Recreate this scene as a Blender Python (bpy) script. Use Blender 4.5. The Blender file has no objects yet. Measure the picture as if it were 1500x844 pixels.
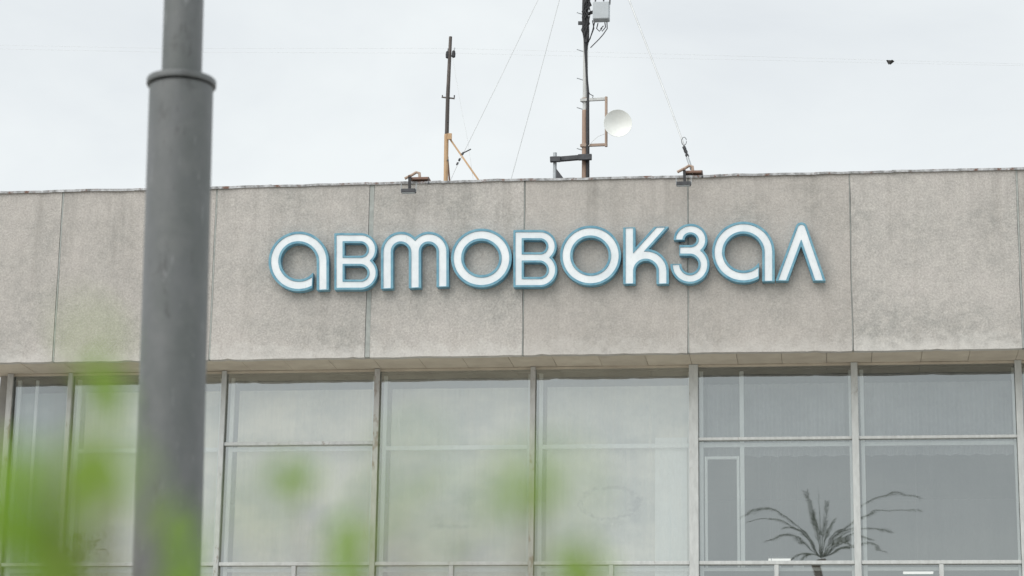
import bpy, math, random
import numpy as np
from mathutils import Vector, Matrix
random.seed(7)
R = math.radians
S = bpy.context.scene
COL = S.collection

# ------------------------------------------------------------------ camera
EYE = 1.6
FPX = 3500.8
CAM = np.array([14.46322, -42.71133, EYE])
CR = np.array([0.99149, 0.12934, 0.01457])
CU = np.array([0.01766, -0.24457, 0.96947])
CF = np.array([-0.12896, 0.96097, 0.24478])
cd = bpy.data.cameras.new('camera'); co = bpy.data.objects.new('camera', cd); COL.objects.link(co)
m = Matrix.Identity(4)
for i in range(3):
    m[i][0] = CR[i]; m[i][1] = CU[i]; m[i][2] = -CF[i]; m[i][3] = CAM[i]
co.matrix_world = m
cd.sensor_width = 36; cd.lens = FPX/1500*36
cd.clip_start = .05; cd.clip_end = 5000
cd.dof.use_dof = True; cd.dof.focus_distance = 44.5; cd.dof.aperture_fstop = 2.9
S.camera = co

def at(x, y, Y):
    """point of the plane Y = const that the photograph shows at pixel x, y"""
    d = CF + CR*(x-750)/FPX - CU*(y-422)/FPX
    p = CAM + d*((Y-CAM[1])/d[1])
    return Vector(p)

# ------------------------------------------------------------------ sky, sun, exposure
SUN_EL, SUN_AZ = R(48), R(220)          # compass: 0 = +Y, clockwise; behind the camera, a little to its left
W = bpy.data.worlds.new('World'); S.world = W; W.use_nodes = True
nt = W.node_tree; nt.nodes.clear()
def wn(t, **k):
    n = nt.nodes.new(t)
    for a, v in k.items(): setattr(n, a, v)
    return n
sky = wn('ShaderNodeTexSky', sky_type='NISHITA', sun_disc=False, sun_elevation=SUN_EL, sun_rotation=SUN_AZ)
tc = wn('ShaderNodeTexCoord')
mp = wn('ShaderNodeMapping'); mp.inputs['Scale'].default_value = (1, 1, 2.6)
n1 = wn('ShaderNodeTexNoise'); n1.inputs['Scale'].default_value = 3.6; n1.inputs['Detail'].default_value = 6; n1.inputs['Roughness'].default_value = .55
n1.inputs['Distortion'].default_value = .5
cr = wn('ShaderNodeValToRGB')
cr.color_ramp.elements[0].position = .30; cr.color_ramp.elements[0].color = (.76, .80, .83, 1)
cr.color_ramp.elements[1].position = .62; cr.color_ramp.elements[1].color = (.905, .945, .95, 1)
mul = wn('ShaderNodeVectorMath', operation='SCALE'); mul.inputs['Scale'].default_value = 6.75
mix = wn('ShaderNodeMix', data_type='RGBA'); mix.inputs['Factor'].default_value = .95
bg = wn('ShaderNodeBackground'); bg.inputs['Strength'].default_value = .1
out = wn('ShaderNodeOutputWorld')
L = nt.links.new
L(tc.outputs['Generated'], mp.inputs['Vector']); L(mp.outputs[0], n1.inputs['Vector']); L(n1.outputs['Fac'], cr.inputs['Fac'])
L(cr.outputs['Color'], mul.inputs[0])
L(sky.outputs['Color'], mix.inputs['A']); L(mul.outputs[0], mix.inputs['B'])
L(mix.outputs['Result'], bg.inputs['Color']); L(bg.outputs[0], out.inputs['Surface'])
sd = bpy.data.lights.new('sun', 'SUN'); sd.energy = 1.5; sd.angle = R(70); sd.color = (1, .965, .91)
so = bpy.data.objects.new('sun', sd); COL.objects.link(so)
sdir = Vector((math.sin(SUN_AZ)*math.cos(SUN_EL), math.cos(SUN_AZ)*math.cos(SUN_EL), math.sin(SUN_EL)))
so.rotation_euler = sdir.to_track_quat('Z', 'Y').to_euler(); so.location = (0, -40, 60)
vs = S.view_settings
vs.view_transform = 'Standard'; vs.look = 'None'; vs.exposure = .58; vs.gamma = 1; vs.use_curve_mapping = False
S.render.engine = 'CYCLES'
S.cycles.max_bounces = 8; S.cycles.transparent_max_bounces = 24

# ------------------------------------------------------------------ material helper
class Mat:
    def __init__(s, name):
        s.m = bpy.data.materials.new(name); s.m.use_nodes = True
        s.t = s.m.node_tree; s.t.nodes.clear()
        s.out = s.n('ShaderNodeOutputMaterial'); s.tc = s.n('ShaderNodeTexCoord')
        s.oi = s.n('ShaderNodeObjectInfo')
        s.geo = s.n('ShaderNodeNewGeometry')
    def n(s, t, ins=None, **k):
        n = s.t.nodes.new(t)
        for a, v in k.items(): setattr(n, a, v)
        for a, v in (ins or {}).items(): s.set(n.inputs[a], v)
        return n
    def set(s, sock, v):
        if isinstance(v, bpy.types.NodeSocket): s.t.links.new(v, sock)
        elif isinstance(v, (tuple, list)) and len(v) == 3 and sock.type == 'RGBA': sock.default_value = (*v, 1)
        else: sock.default_value = v
    def pos(s, scale=(1, 1, 1), off=(0, 0, 0)):          # world position, so neighbours differ
        return s.n('ShaderNodeMapping', {'Vector': s.geo.outputs['Position'], 'Scale': scale, 'Location': off}).outputs[0]
    def noise(s, scale, detail=4, rough=.55, vec=None, dist=0):
        return s.n('ShaderNodeTexNoise', {'Vector': vec or s.geo.outputs['Position'], 'Scale': scale, 'Detail': detail, 'Roughness': rough, 'Distortion': dist}).outputs['Fac']
    def ramp(s, f, *st):
        r = s.n('ShaderNodeValToRGB', {'Fac': f}); e = r.color_ramp.elements
        while len(e) < len(st): e.new(.5)
        for q, (p, c) in zip(e, st):
            q.position = p; q.color = (*c, 1) if isinstance(c, tuple) else (c, c, c, 1)
        return r.outputs['Color']
    def mix(s, f, a, b, blend='MIX'):
        x = s.n('ShaderNodeMix', data_type='RGBA', blend_type=blend)
        s.set(x.inputs['Factor'], f); s.set(x.inputs['A'], a); s.set(x.inputs['B'], b)
        return x.outputs['Result']
    def math(s, op, a, b=0., c=0.):
        x = s.n('ShaderNodeMath', operation=op)
        for i, v in enumerate((a, b, c)): s.set(x.inputs[i], v)
        return x.outputs[0]
    def bump(s, h, strength=.3, dist=.02):
        return s.n('ShaderNodeBump', {'Height': h, 'Strength': strength, 'Distance': dist}).outputs[0]
    def principled(s, color, rough=.7, metal=0, bump=None, spec=.4):
        b = s.n('ShaderNodeBsdfPrincipled', {'Base Color': color, 'Roughness': rough, 'Metallic': metal, 'Specular IOR Level': spec})
        if bump is not None: s.set(b.inputs['Normal'], bump)
        s.t.links.new(b.outputs[0], s.out.inputs['Surface']); return s.m

M = {}
def simple(name, c, rough=.6, metal=0, var=.18, scale=6, spec=.4):
    k = Mat(name); f = k.noise(scale, 5, .6)
    col = k.mix(k.ramp(f, (.3, 0.), (.72, 1.)), tuple(v*(1-var) for v in c), tuple(min(1, v*(1+var)) for v in c))
    M[name] = k.principled(col, rough, metal, k.bump(k.noise(scale*14, 3), .12, .004), spec)

# stippled render of the fascia
k = Mat('stucco')
big = k.noise(.75, 5, .6); mid = k.noise(5.5, 6, .7); grain = k.noise(27, 4, .8); grit = k.noise(70, 2, .6)
streak = k.noise(1., 5, .6, k.pos((3.2, 3.2, .28)))
c = k.mix(k.ramp(big, (.36, 0.), (.64, 1.)), (.355, .352, .335), (.545, .515, .490))
c = k.mix(k.math('MULTIPLY', k.ramp(mid, (.44, 0.), (.62, 1.)), .6), c, (.62, .595, .555))
c = k.mix(k.math('MULTIPLY', k.ramp(streak, (.52, 0.), (.74, 1.)), .36), c, (.30, .28, .255))
c = k.mix(k.ramp(grain, (.36, .0), (.64, 1.)), k.mix(.34, c, (.19, .175, .16)), k.mix(.26, c, (.80, .78, .74)))
# pale lime bloom along the lower edge of the panels
z = k.n('ShaderNodeSeparateXYZ', {'Vector': k.geo.outputs['Position']}).outputs['Z']
zb = k.math('ADD', k.math('SUBTRACT', z, 11.19), k.math('MULTIPLY', k.math('SUBTRACT', k.noise(4.5, 5, .65), .5), 1.1))
c = k.mix(k.math('MULTIPLY', k.ramp(zb, (.0, 1.), (.34, 0.)), .5), c, (.72, .71, .68))
c = k.mix(k.math('MULTIPLY', k.oi.outputs['Random'], .34), c, (.42, .38, .345))
drip = k.noise(1., 6, .65, k.pos((2.1, 2.1, .10), (4.3, 0, 0)))
zt = k.math('ADD', k.math('SUBTRACT', 14.573, z), k.math('MULTIPLY', k.math('SUBTRACT', k.noise(1.7, 5, .6), .5), 1.6))
c = k.mix(k.math('MULTIPLY', k.math('MULTIPLY', k.ramp(drip, (.50, 0.), (.66, 1.)), k.ramp(k.math('DIVIDE', zt, 2.2), (0., 1.), (1., 0.))), .36), c, (.20, .19, .175))
hgt = k.math('ADD', k.math('MULTIPLY', grain, .8), k.math('MULTIPLY', grit, .4))
M['stucco'] = k.principled(c, .95, 0, k.bump(hgt, .75, .018), .15)

k = Mat('mortar')
f = k.noise(7, 5, .6)
M['mortar'] = k.principled(k.mix(k.ramp(f, (.3, 0.), (.7, 1.)), (.30, .32, .305), (.44, .46, .44)), .9, 0, k.bump(k.noise(50, 3), .3, .006), .2)

k = Mat('soffit_render')
f = k.noise(2.4, 5, .6, k.pos((1, 1, 1)))
c = k.mix(k.ramp(f, (.3, 0.), (.7, 1.)), (.56, .50, .415), (.68, .62, .52))
c = k.mix(k.math('MULTIPLY', k.oi.outputs['Random'], .2), c, (.30, .27, .23))
M['soffit_render'] = k.principled(c, .9, 0, k.bump(k.noise(40, 3), .2, .005), .2)

k = Mat('flashing')
f = k.noise(3.5, 6, .7); g = k.noise(9, 5, .7)
c = k.mix(k.ramp(g, (.35, 0.), (.65, 1.)), (.20, .20, .20), (.62, .63, .65))
c = k.mix(k.ramp(f, (.55, 0.), (.62, 1.)), c, (.20, .12, .095))
M['flashing'] = k.principled(c, .6, .2)

def weathered(name, base, chip, amt):
    k = Mat(name)
    f = k.noise(5.5, 6, .7, k.pos((1, 1, .5))); g = k.noise(14, 5, .6, k.pos((1, 1, .3)))
    c = k.mix(k.ramp(g, (.3, 0.), (.7, 1.)), tuple(v*.78 for v in base), base)
    c = k.mix(k.ramp(f, (1-amt, 0.), (1-amt+.07, 1.)), c, chip)
    M[name] = k.principled(c, .55, 0, k.bump(f, .2, .004))
weathered('frame_grey', (.58, .60, .595), (.24, .20, .17), .40)
weathered('frame_rust', (.54, .54, .525), (.31, .265, .235), .45)
weathered('frame_white', (.62, .64, .63), (.33, .31, .28), .37)
weathered('rust', (.25, .15, .115), (.12, .08, .06), .50)
weathered('pale_rust', (.45, .34, .27), (.24, .13, .09), .42)
weathered('ochre_paint', (.60, .40, .23), (.30, .18, .11), .38)
weathered('old_wood', (.145, .125, .115), (.07, .06, .055), .52)
weathered('mast_white', (.62, .63, .62), (.36, .33, .30), .40)
weathered('mast_primer', (.40, .28, .215), (.22, .14, .10), .42)
simple('inner_white', (.86, .89, .88), .5, 0, .05, 3)
simple('dark_steel', (.075, .078, .085), .55, .2, .3, 8)
simple('zinc', (.42, .45, .47), .45, .3, .12, 10)
simple('box_grey', (.50, .54, .57), .5, 0, .07, 5)
simple('black_cable', (.035, .036, .04), .6, 0, .3, 20)
simple('dish_white', (.88, .90, .87), .5, 0, .04, 5)
simple('wire_grey', (.62, .64, .65), .5, .2, .1, 5)
simple('thin_wire', (.74, .76, .77), .6, 0, .05, 5)
simple('bird_dark', (.03, .03, .028), .8, 0, .3, 30)
simple('interior_wall', (.40, .42, .42), .9, 0, .15, .8)
simple('interior_floor', (.18, .17, .16), .6, 0, .2, 1)
simple('interior_ceiling', (.16, .165, .16), .9, 0, .08, 1)
simple('concrete', (.34, .33, .31), .9, 0, .2, 1.2)
simple('roof_felt', (.10, .10, .10), .9, 0, .25, 1.5)
simple('bark', (.16, .12, .085), .9, 0, .3, 20)
simple('palm_leaf', (.055, .085, .03), .6, 0, .35, 1.5)
simple('tree_leaf', (.05, .085, .028), .7, 0, .4, 1.2)

k = Mat('paving')
f = k.noise(.3, 6, .6); g = k.noise(40, 3, .6)
c = k.mix(f, (.36, .345, .315), (.50, .48, .44))
c = k.mix(k.math('MULTIPLY', g, .3), c, (.22, .21, .2))
M['paving'] = k.principled(c, .9, 0, k.bump(g, .2, .01), .2)

k = Mat('letter_white')
f = k.noise(3.2, 6, .65); g = k.noise(12, 5, .7, k.pos((2.5, 2.5, .5)))
c = k.mix(k.ramp(f, (.34, 0.), (.66, 1.)), (.70, .755, .79), (.83, .87, .895))
c = k.mix(k.math('MULTIPLY', k.ramp(g, (.58, 0.), (.76, 1.)), .35), c, (.46, .46, .43))
M['letter_white'] = k.principled(c, .45, 0, k.bump(k.noise(5, 3), .05, .01))
k = Mat('letter_blue')
f = k.noise(6, 6, .65); g = k.noise(22, 4, .7)
c = k.mix(k.ramp(f, (.34, 0.), (.68, 1.)), (.10, .27, .38), (.20, .40, .49))
c = k.mix(k.math('MULTIPLY', k.ramp(g, (.60, 0.), (.72, 1.)), .6), c, (.19, .25, .27))
M['letter_blue'] = k.principled(c, .5)

k = Mat('post_paint')
f = k.noise(1.6, 5, .6, k.pos((2.5, 2.5, .9))); g = k.noise(7, 5, .65)
c = k.mix(k.ramp(f, (.34, 0.), (.66, 1.)), (.112, .124, .122), (.142, .150, .156))
c = k.mix(k.math('MULTIPLY', k.ramp(g, (.46, 0.), (.70, 1.)), .30), c, (.20, .205, .205))
sc_ = k.noise(5, 6, .75, k.pos((1, 1, .35)))
c = k.mix(k.math('MULTIPLY', k.ramp(sc_, (.60, 0.), (.66, 1.)), .6), c, (.075, .078, .078))
c = k.mix(k.math('MULTIPLY', k.ramp(k.noise(24, 4, .7, k.pos((1, 1, .2))), (.62, 0.), (.70, 1.)), .45), c, (.30, .31, .32))
M['post_paint'] = k.principled(c, .48, 0, k.bump(k.noise(9, 4), .10, .01), .4)

# cream sheets behind the glass, each with its own faint stains
def blind_mat(name, base, marks):
    k = Mat(name)
    f = k.noise(.9, 5, .55, k.pos((1, 1, 1.5))); st = k.noise(1, 4, .5, k.pos((16, 16, .25)))
    c = k.mix(k.ramp(f, (.36, 0.), (.62, 1.)), (base[0]*.62, base[1]*.66, base[2]*.70), base)
    c = k.mix(k.math('MULTIPLY', k.ramp(st, (.45, 0.), (.65, 1.)), .14), c, (.45, .45, .43))
    P = k.n('ShaderNodeSeparateXYZ', {'Vector': k.geo.outputs['Position']})
    br = k.noise(9, 5, .75)
    for (cx, cz, rx, rz, w, a) in marks:
        dx = k.math('DIVIDE', k.math('SUBTRACT', P.outputs['X'], cx), rx)
        dz = k.math('DIVIDE', k.math('SUBTRACT', P.outputs['Z'], cz), rz)
        d = k.math('SQRT', k.math('ADD', k.math('MULTIPLY', dx, dx), k.math('MULTIPLY', dz, dz)))
        d = k.math('ADD', d, k.math('MULTIPLY', k.math('SUBTRACT', k.noise(5, 4, .7), .5), .5))
        e = k.math('ABSOLUTE', k.math('SUBTRACT', d, 1.)) if w > 0 else d
        fac = k.math('SUBTRACT', 1., k.math('DIVIDE', e, abs(w)))
        fac = k.math('MULTIPLY', k.math('MAXIMUM', k.math('MINIMUM', k.math('MULTIPLY', fac, 1.5), 1.), 0.), k.ramp(br, (.38, 0.), (.56, 1.)))
        c = k.mix(k.math('MULTIPLY', fac, a), c, (.16, .17, .17))
    M[name] = k.principled(c, .9, 0, k.bump(st, .2, .01), .1)

# ageing window glass: mirror-like skin, see-through, with a film of dust and rain streaks
def glass(name, dust, refl, dirt, wave=.0008):
    k = Mat(name)
    st = k.noise(1, 5, .6, k.pos((13, 13, .45))); cl = k.noise(1.3, 5, .6)
    wav = k.noise(1, 2, .5, k.pos((.9, .9, 1.5)))
    nb = k.n('ShaderNodeBump', {'Height': wav, 'Strength': 1., 'Distance': wave}).outputs[0]
    gl = k.n('ShaderNodeBsdfGlossy', {'Color': (.93, .97, .96), 'Roughness': .012, 'Normal': nb})
    tr = k.n('ShaderNodeBsdfTransparent', {'Color': (.96, .985, .975)})
    df = k.n('ShaderNodeBsdfDiffuse', {'Color': dirt})
    fr = k.n('ShaderNodeFresnel', {'IOR': 1.5}).outputs[0]
    f = k.math('MINIMUM', k.math('ADD', k.math('MULTIPLY', fr, 1.2), refl), .9)
    a = k.n('ShaderNodeMixShader'); k.set(a.inputs[0], f); k.set(a.inputs[1], tr.outputs[0]); k.set(a.inputs[2], gl.outputs[0])
    d = k.math('MULTIPLY', k.math('ADD', k.ramp(st, (.32, .35), (.70, 1.)), k.ramp(cl, (.3, .0), (.7, .5))), dust)
    b = k.n('ShaderNodeMixShader'); k.set(b.inputs[0], d); k.set(b.inputs[1], a.outputs[0]); k.set(b.inputs[2], df.outputs[0])
    k.t.links.new(b.outputs[0], k.out.inputs['Surface']); M[name] = k.m
glass('window_glass', .08, .27, (.50, .54, .54))
glass('hazy_glass', .12, .36, (.90, .88, .77), .0022)

k = Mat('leaf_green')
f = k.noise(25, 3)
c = k.mix(f, (.15, .29, .03), (.23, .39, .055))
a = k.n('ShaderNodeBsdfDiffuse', {'Color': c}); t = k.n('ShaderNodeBsdfTranslucent', {'Color': (.34, .50, .09)})
x = k.n('ShaderNodeMixShader', {'Fac': .5}); k.set(x.inputs[1], a.outputs[0]); k.set(x.inputs[2], t.outputs[0])
k.t.links.new(x.outputs[0], k.out.inputs['Surface']); M['leaf_green'] = k.m
k = Mat('tube_light')
e = k.n('ShaderNodeEmission', {'Color': (1, .98, .93), 'Strength': .65}); k.t.links.new(e.outputs[0], k.out.inputs['Surface']); M['tube_light'] = k.m

# ------------------------------------------------------------------ mesh helper
class MB:
    def __init__(s): s.v = []; s.f = []; s.sm = []
    def add(s, vs, fs, smooth=False):
        o = len(s.v); s.v += [tuple(p) for p in vs]; s.f += [tuple(i+o for i in f) for f in fs]; s.sm += [smooth]*len(fs); return s
    def box(s, x0, x1, y0, y1, z0, z1, b=0):
        if b <= 0:
            return s.add([(x, y, z) for x in (x0, x1) for y in (y0, y1) for z in (z0, z1)],
                         [(0, 1, 3, 2), (4, 6, 7, 5), (0, 4, 5, 1), (2, 3, 7, 6), (0, 2, 6, 4), (1, 5, 7, 3)])
        V = []; idx = {}
        for ix, (x, sx) in enumerate(((x0, 1), (x1, -1))):
            for iy, (y, sy) in enumerate(((y0, 1), (y1, -1))):
                for iz, (zz, sz) in enumerate(((z0, 1), (z1, -1))):
                    for a, p in enumerate(((x, y+sy*b, zz+sz*b), (x+sx*b, y, zz+sz*b), (x+sx*b, y+sy*b, zz))):
                        idx[ix, iy, iz, a] = len(V); V.append(p)
        I = lambda x, y, zz, a: idx[x, y, zz, a]
        F = []
        for q in (0, 1):
            F.append((I(q,0,0,0), I(q,1,0,0), I(q,1,1,0), I(q,0,1,0)))
            F.append((I(0,q,0,1), I(1,q,0,1), I(1,q,1,1), I(0,q,1,1)))
            F.append((I(0,0,q,2), I(1,0,q,2), I(1,1,q,2), I(0,1,q,2)))
        for p in (0, 1):
            for q in (0, 1):
                F.append((I(p,q,0,0), I(p,q,1,0), I(p,q,1,1), I(p,q,0,1)))
                F.append((I(p,0,q,0), I(p,1,q,0), I(p,1,q,2), I(p,0,q,2)))
                F.append((I(0,p,q,1), I(1,p,q,1), I(1,p,q,2), I(0,p,q,2)))
        for p in (0, 1):
            for q in (0, 1):
                for r in (0, 1): F.append((I(p,q,r,0), I(p,q,r,1), I(p,q,r,2)))
        return s.add(V, F)
    def tube(s, pts, r, n=8, cap=True):
        pts = [Vector(p) for p in pts]; rs = r if isinstance(r, (list, tuple)) else [r]*len(pts)
        V = []; F = []; ref = None
        for i, p in enumerate(pts):
            t = (pts[min(i+1, len(pts)-1)]-pts[max(i-1, 0)]).normalized()
            if ref is None: ref = Vector((1, 0, 0)) if abs(t.x) < .8 else Vector((0, 1, 0))
            u = (ref-t*ref.dot(t)).normalized(); w = t.cross(u); ref = u
            for j in range(n):
                a = 2*math.pi*j/n; V.append(p+(u*math.cos(a)+w*math.sin(a))*rs[i])
        for i in range(len(pts)-1):
            for j in range(n): F.append((i*n+j, i*n+(j+1) % n, (i+1)*n+(j+1) % n, (i+1)*n+j))
        s.add(V, F, n > 4)
        if cap:     # caps keep vertices of their own so the sides stay smooth
            s.add(V[:n], [tuple(range(n))[::-1]]); s.add(V[-n:], [tuple(range(n))])
        return s
    def bar(s, a, b, w, h=None):        # rectangular bar between two points
        a, b = Vector(a), Vector(b); h = h or w; t = (b-a).normalized()
        u = t.cross(Vector((0, 1, 0))); u = u.normalized() if u.length > .1 else Vector((1, 0, 0)); q = t.cross(u)
        V = [p+u*(w/2*i)+q*(h/2*j) for p in (a, b) for i, j in ((-1, -1), (1, -1), (1, 1), (-1, 1))]
        return s.add(V, [(0, 1, 2, 3), (7, 6, 5, 4)]+[(i, 4+i, 4+(i+1) % 4, (i+1) % 4) for i in range(4)])
    def lathe(s, prof, c=(0, 0, 0), n=32, ax=None):
        mt = Vector((0, 0, 1)).rotation_difference(Vector(ax)).to_matrix() if ax else Matrix.Identity(3)
        runs = [[prof[0]]]      # split the profile at its sharp corners
        for i in range(1, len(prof)):
            runs[-1].append(prof[i])
            if i < len(prof)-1:
                a = Vector(prof[i])-Vector(prof[i-1]); b = Vector(prof[i+1])-Vector(prof[i])
                if a.length*b.length > 0 and a.angle(b) > .6: runs.append([prof[i]])
        for pr in runs:
            V = []; F = []
            for r, z in pr:
                for j in range(n):
                    a = 2*math.pi*j/n; V.append(Vector(c)+mt @ Vector((r*math.cos(a), r*math.sin(a), z)))
            for i in range(len(pr)-1):
                for j in range(n): F.append((i*n+j, i*n+(j+1) % n, (i+1)*n+(j+1) % n, (i+1)*n+j))
            s.add(V, F, True)
        return s
    def build(s, name, mat, parent=None, origin=None):
        me = bpy.data.meshes.new(name); v = s.v
        if origin is not None: v = [(a-origin[0], b-origin[1], c-origin[2]) for a, b, c in v]
        me.from_pydata(v, [], s.f); me.update()
        me.polygons.foreach_set('use_smooth', s.sm)
        me.materials.append(M[mat])
        return link(name, me, parent, origin)
def link(name, me, parent=None, origin=None):
    o = bpy.data.objects.new(name, me); COL.objects.link(o)
    if origin is not None: o.location = origin
    if parent is not None:
        o.parent = parent
        if origin is None: o.location = -parent.location       # meshes are written in world coordinates
        else: o.location = Vector(origin)-parent.location
    return o
def tag(o, label, cat, group=None, kind=None):
    if label: o['label'] = label
    if cat: o['category'] = cat
    if group: o['group'] = group
    if kind: o['kind'] = kind
    return o
def thing(name, loc, label, cat, group=None):
    o = bpy.data.objects.new(name, None); COL.objects.link(o); o.location = loc
    o.empty_display_size = .2
    return tag(o, label, cat, group)
def stru(o): o['kind'] = 'structure'; return o

# ------------------------------------------------------------------ ground
stru(MB().add([(-1500, -1500, 0), (1500, -1500, 0), (1500, 1500, 0), (-1500, 1500, 0)], [(0, 1, 2, 3)]).build('ground', 'paving'))

# ------------------------------------------------------------------ the building
ZT, ZB = EYE+12.973, EYE+9.594          # top and foot of the fascia
G = 1.096                               # glass plane behind the fascia
ZR, ZM = EYE+5.892, EYE+8.19            # rail and transom heights
XL, XR, YB = -1.22, 24.2, 17.
bld = thing('bus_station_building', (11, 0, 0), 'concrete fronted bus station building with glazed storey under a deep stippled fascia', 'building')
joints = [-6., -3.02, -.02, 3.015, 6.03, 8.946, 12.004, 14.985, 18.015, 21.02, 24.05]
gaps = [.03, .03, .03, .032, .09, .022, .022, .016, .034, .03, .03]
def fascia_panel(x0, x1):
    nx, nz = 26, 6; rnd = random.Random(int(x0*97)); V = []; F = []
    dy = rnd.uniform(-.006, .006)
    drift = [0]
    for i in range(nx): drift.append(drift[-1]*.7+rnd.gauss(0, .0028))
    for i in range(nx+1):
        for j in range(nz+1):
            x = x0+(x1-x0)*i/nx; zz = ZB+(ZT-ZB)*j/nz
            if j == 0: zz += drift[i]+(rnd.random() < .14)*rnd.uniform(.0, .018)
            if i in (0, nx): x += (1 if i == 0 else -1)*rnd.uniform(0, .009)
            V.append((x, dy+rnd.gauss(0, .0012), zz))
    n = len(V)
    V += [(x, .16, zz) for x, y, zz in V]
    H = nz+1
    for i in range(nx):
        for j in range(nz):
            a = i*H+j; F += [(a, a+H, a+H+1, a+1), (n+a, n+a+1, n+a+H+1, n+a+H)]
    for i in range(nx): F += [(i*H, n+i*H, n+i*H+H, i*H+H), (i*H+nz, i*H+H+nz, n+i*H+H+nz, n+i*H+nz)]
    for j in range(nz): F += [(j, j+1, n+j+1, n+j), (nx*H+j, n+nx*H+j, n+nx*H+j+1, nx*H+j+1)]
    return MB().add(V, F)
for i in range(len(joints)-1):
    fascia_panel(joints[i]+gaps[i]/2, joints[i+1]-gaps[i+1]/2).build('fascia_panel', 'stucco', bld)
for x, g in zip(joints[1:-1], gaps[1:-1]):      # mortar in the joints
    rec = .004 if g > .06 else .007
    mb = MB(); rnd = random.Random(int(x*31)); V = []; F = []
    for j in range(15):
        zz = ZB+.01+(ZT-ZB-.02)*j/14; a = rnd.uniform(-.006, .006)
        V += [(x-g/2+.001, rec+rnd.uniform(0, .004), zz), (x+g/2-.001, rec+rnd.uniform(0, .004), zz)]
        if j: q = 2*j; F.append((q-2, q-1, q+1, q))
    V2 = [(a, .15, b) for a, _, b in V]; n = len(V); V += V2
    F += [(n+q, n+q+2, n+q+3, n+q+1) for q in range(0, n-2, 2)]+[(q, q+2, n+q+2, n+q) for q in range(0, n-2, 2)]+[(q+1, n+q+1, n+q+3, q+3) for q in range(0, n-2, 2)]
    F += [(0, n, n+1, 1), (n-2, n-1, 2*n-1, 2*n-2)]
    mb.add(V, F).build('joint_mortar', 'mortar', bld)
# parapet flashing: bent sheet strips, uneven and lapped
x = -6.; rnd = random.Random(5); q = 0
while x < 24:
    w = rnd.uniform(1.1, 1.9); h = rnd.uniform(.016, .026); d0 = rnd.uniform(-.012, .006); d1 = rnd.uniform(-.012, .006); lap = .003*(q % 2)
    y0 = -.035-lap; z0 = ZT-.012+.002*(q % 2); V = []; F = []
    N = 6
    for i in range(N+1):
        xx = x+(w+.02)*i/N; dz = d0+(d1-d0)*i/N+rnd.gauss(0, .004); yy = y0+rnd.gauss(0, .003)
        prof = [(yy, z0+dz-.02), (yy-.004, z0+dz+h), (.45, z0+h+.03), (.45, z0+h+.02), (yy+.012, z0+dz+h-.01), (yy+.014, z0+dz-.018)]
        V += [(xx, a, b) for a, b in prof]
        if i:
            for j in range(6): a = (i-1)*6+j; b = (i-1)*6+(j+1) % 6; F.append((a, b, b+6, a+6))
    F += [tuple(range(6))[::-1], tuple(N*6+j for j in range(6))]
    MB().add(V, F).build('parapet_flashing', 'flashing', bld); x += w; q += 1
MB().box(-5.98, 24.03, .16, .36, ZB+.35, ZT-.02).build('parapet_core', 'concrete', bld)
MB().box(-5.9, 24.0, .37, YB+.2, ZT-.62, ZT-.42).build('roof_slab', 'roof_felt', bld)
# soffit boards under the overhang
x = -5.97; rnd = random.Random(11)
while x < 24:
    w = rnd.choice([.82, .86, .86, .9]); t = rnd.uniform(-.005, .003)
    MB().box(x+.003, x+w-.003, .165, G+.25, ZB+.012+t, ZB+.05+t, .004).build('soffit_board', 'soffit_render', bld); x += w
MB().box(-5.97, 24.0, .17, G+.3, ZB+.07, ZB+.34).build('soffit_beam', 'concrete', bld)
# head strip where the glazing meets the soffit
MB().box(XL+.05, XR, G-.035, G+.035, ZB-.035, ZB+.006).build('head_rail', 'soffit_render', bld)

# mullions: (x, half width, material)
mull = [(XL+.03, .055, 'frame_rust'), (.015, .04, 'frame_grey'), (3.06, .045, 'frame_grey'), (6.04, .05, 'frame_rust'), (9.022, .048, 'frame_rust'),
        (12.04, .085, 'frame_white'), (15.01, .062, 'frame_white'), (17.99, .062, 'frame_white'), (21.0, .06, 'frame_white'), (24.0, .06, 'frame_white')]
ZF = EYE+3.2                            # foot of the lower row of panes
for mx, hw, mt in mull:
    mb = MB(); yf = G-.11
    mb.box(mx-hw, mx+hw, yf, yf+.05, ZF, ZB+.004, .006)          # cover strip
    mb.box(mx-hw*.55, mx+hw*.55, yf+.05, G+.07, ZF, ZB+.002)     # web
    mb.build('mullion', mt, bld)
# rail across all bays, with the short posts that halve the lower panes
xs = [a[0] for a in mull]; hws = [a[1] for a in mull]
for i in range(len(xs)-1):
    x0, x1 = xs[i]+hws[i]+.002, xs[i+1]-hws[i+1]-.002
    MB().box(x0, x1, G-.085, G+.05, ZR-.04, ZR+.026, .006).build('rail', 'frame_white', bld)
    if i: MB().box((x0+x1)/2-.04, (x0+x1)/2+.04, G-.08, G+.05, ZF+.06, ZR-.043, .005).build('short_mullion', 'frame_white' if i > 4 else 'frame_grey', bld)
    MB().box(x0, x1, G-.085, G+.05, ZF, ZF+.055, .006).build('bottom_rail', 'frame_grey', bld)
    if i in (2, 5, 6, 7, 8):
        MB().box(x0, x1, G-.075, G+.05, ZM-(.045 if i == 2 else .03), ZM+(.02 if i == 2 else .025), .006).build('transom', 'frame_white' if i > 4 else 'frame_grey', bld)
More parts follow.
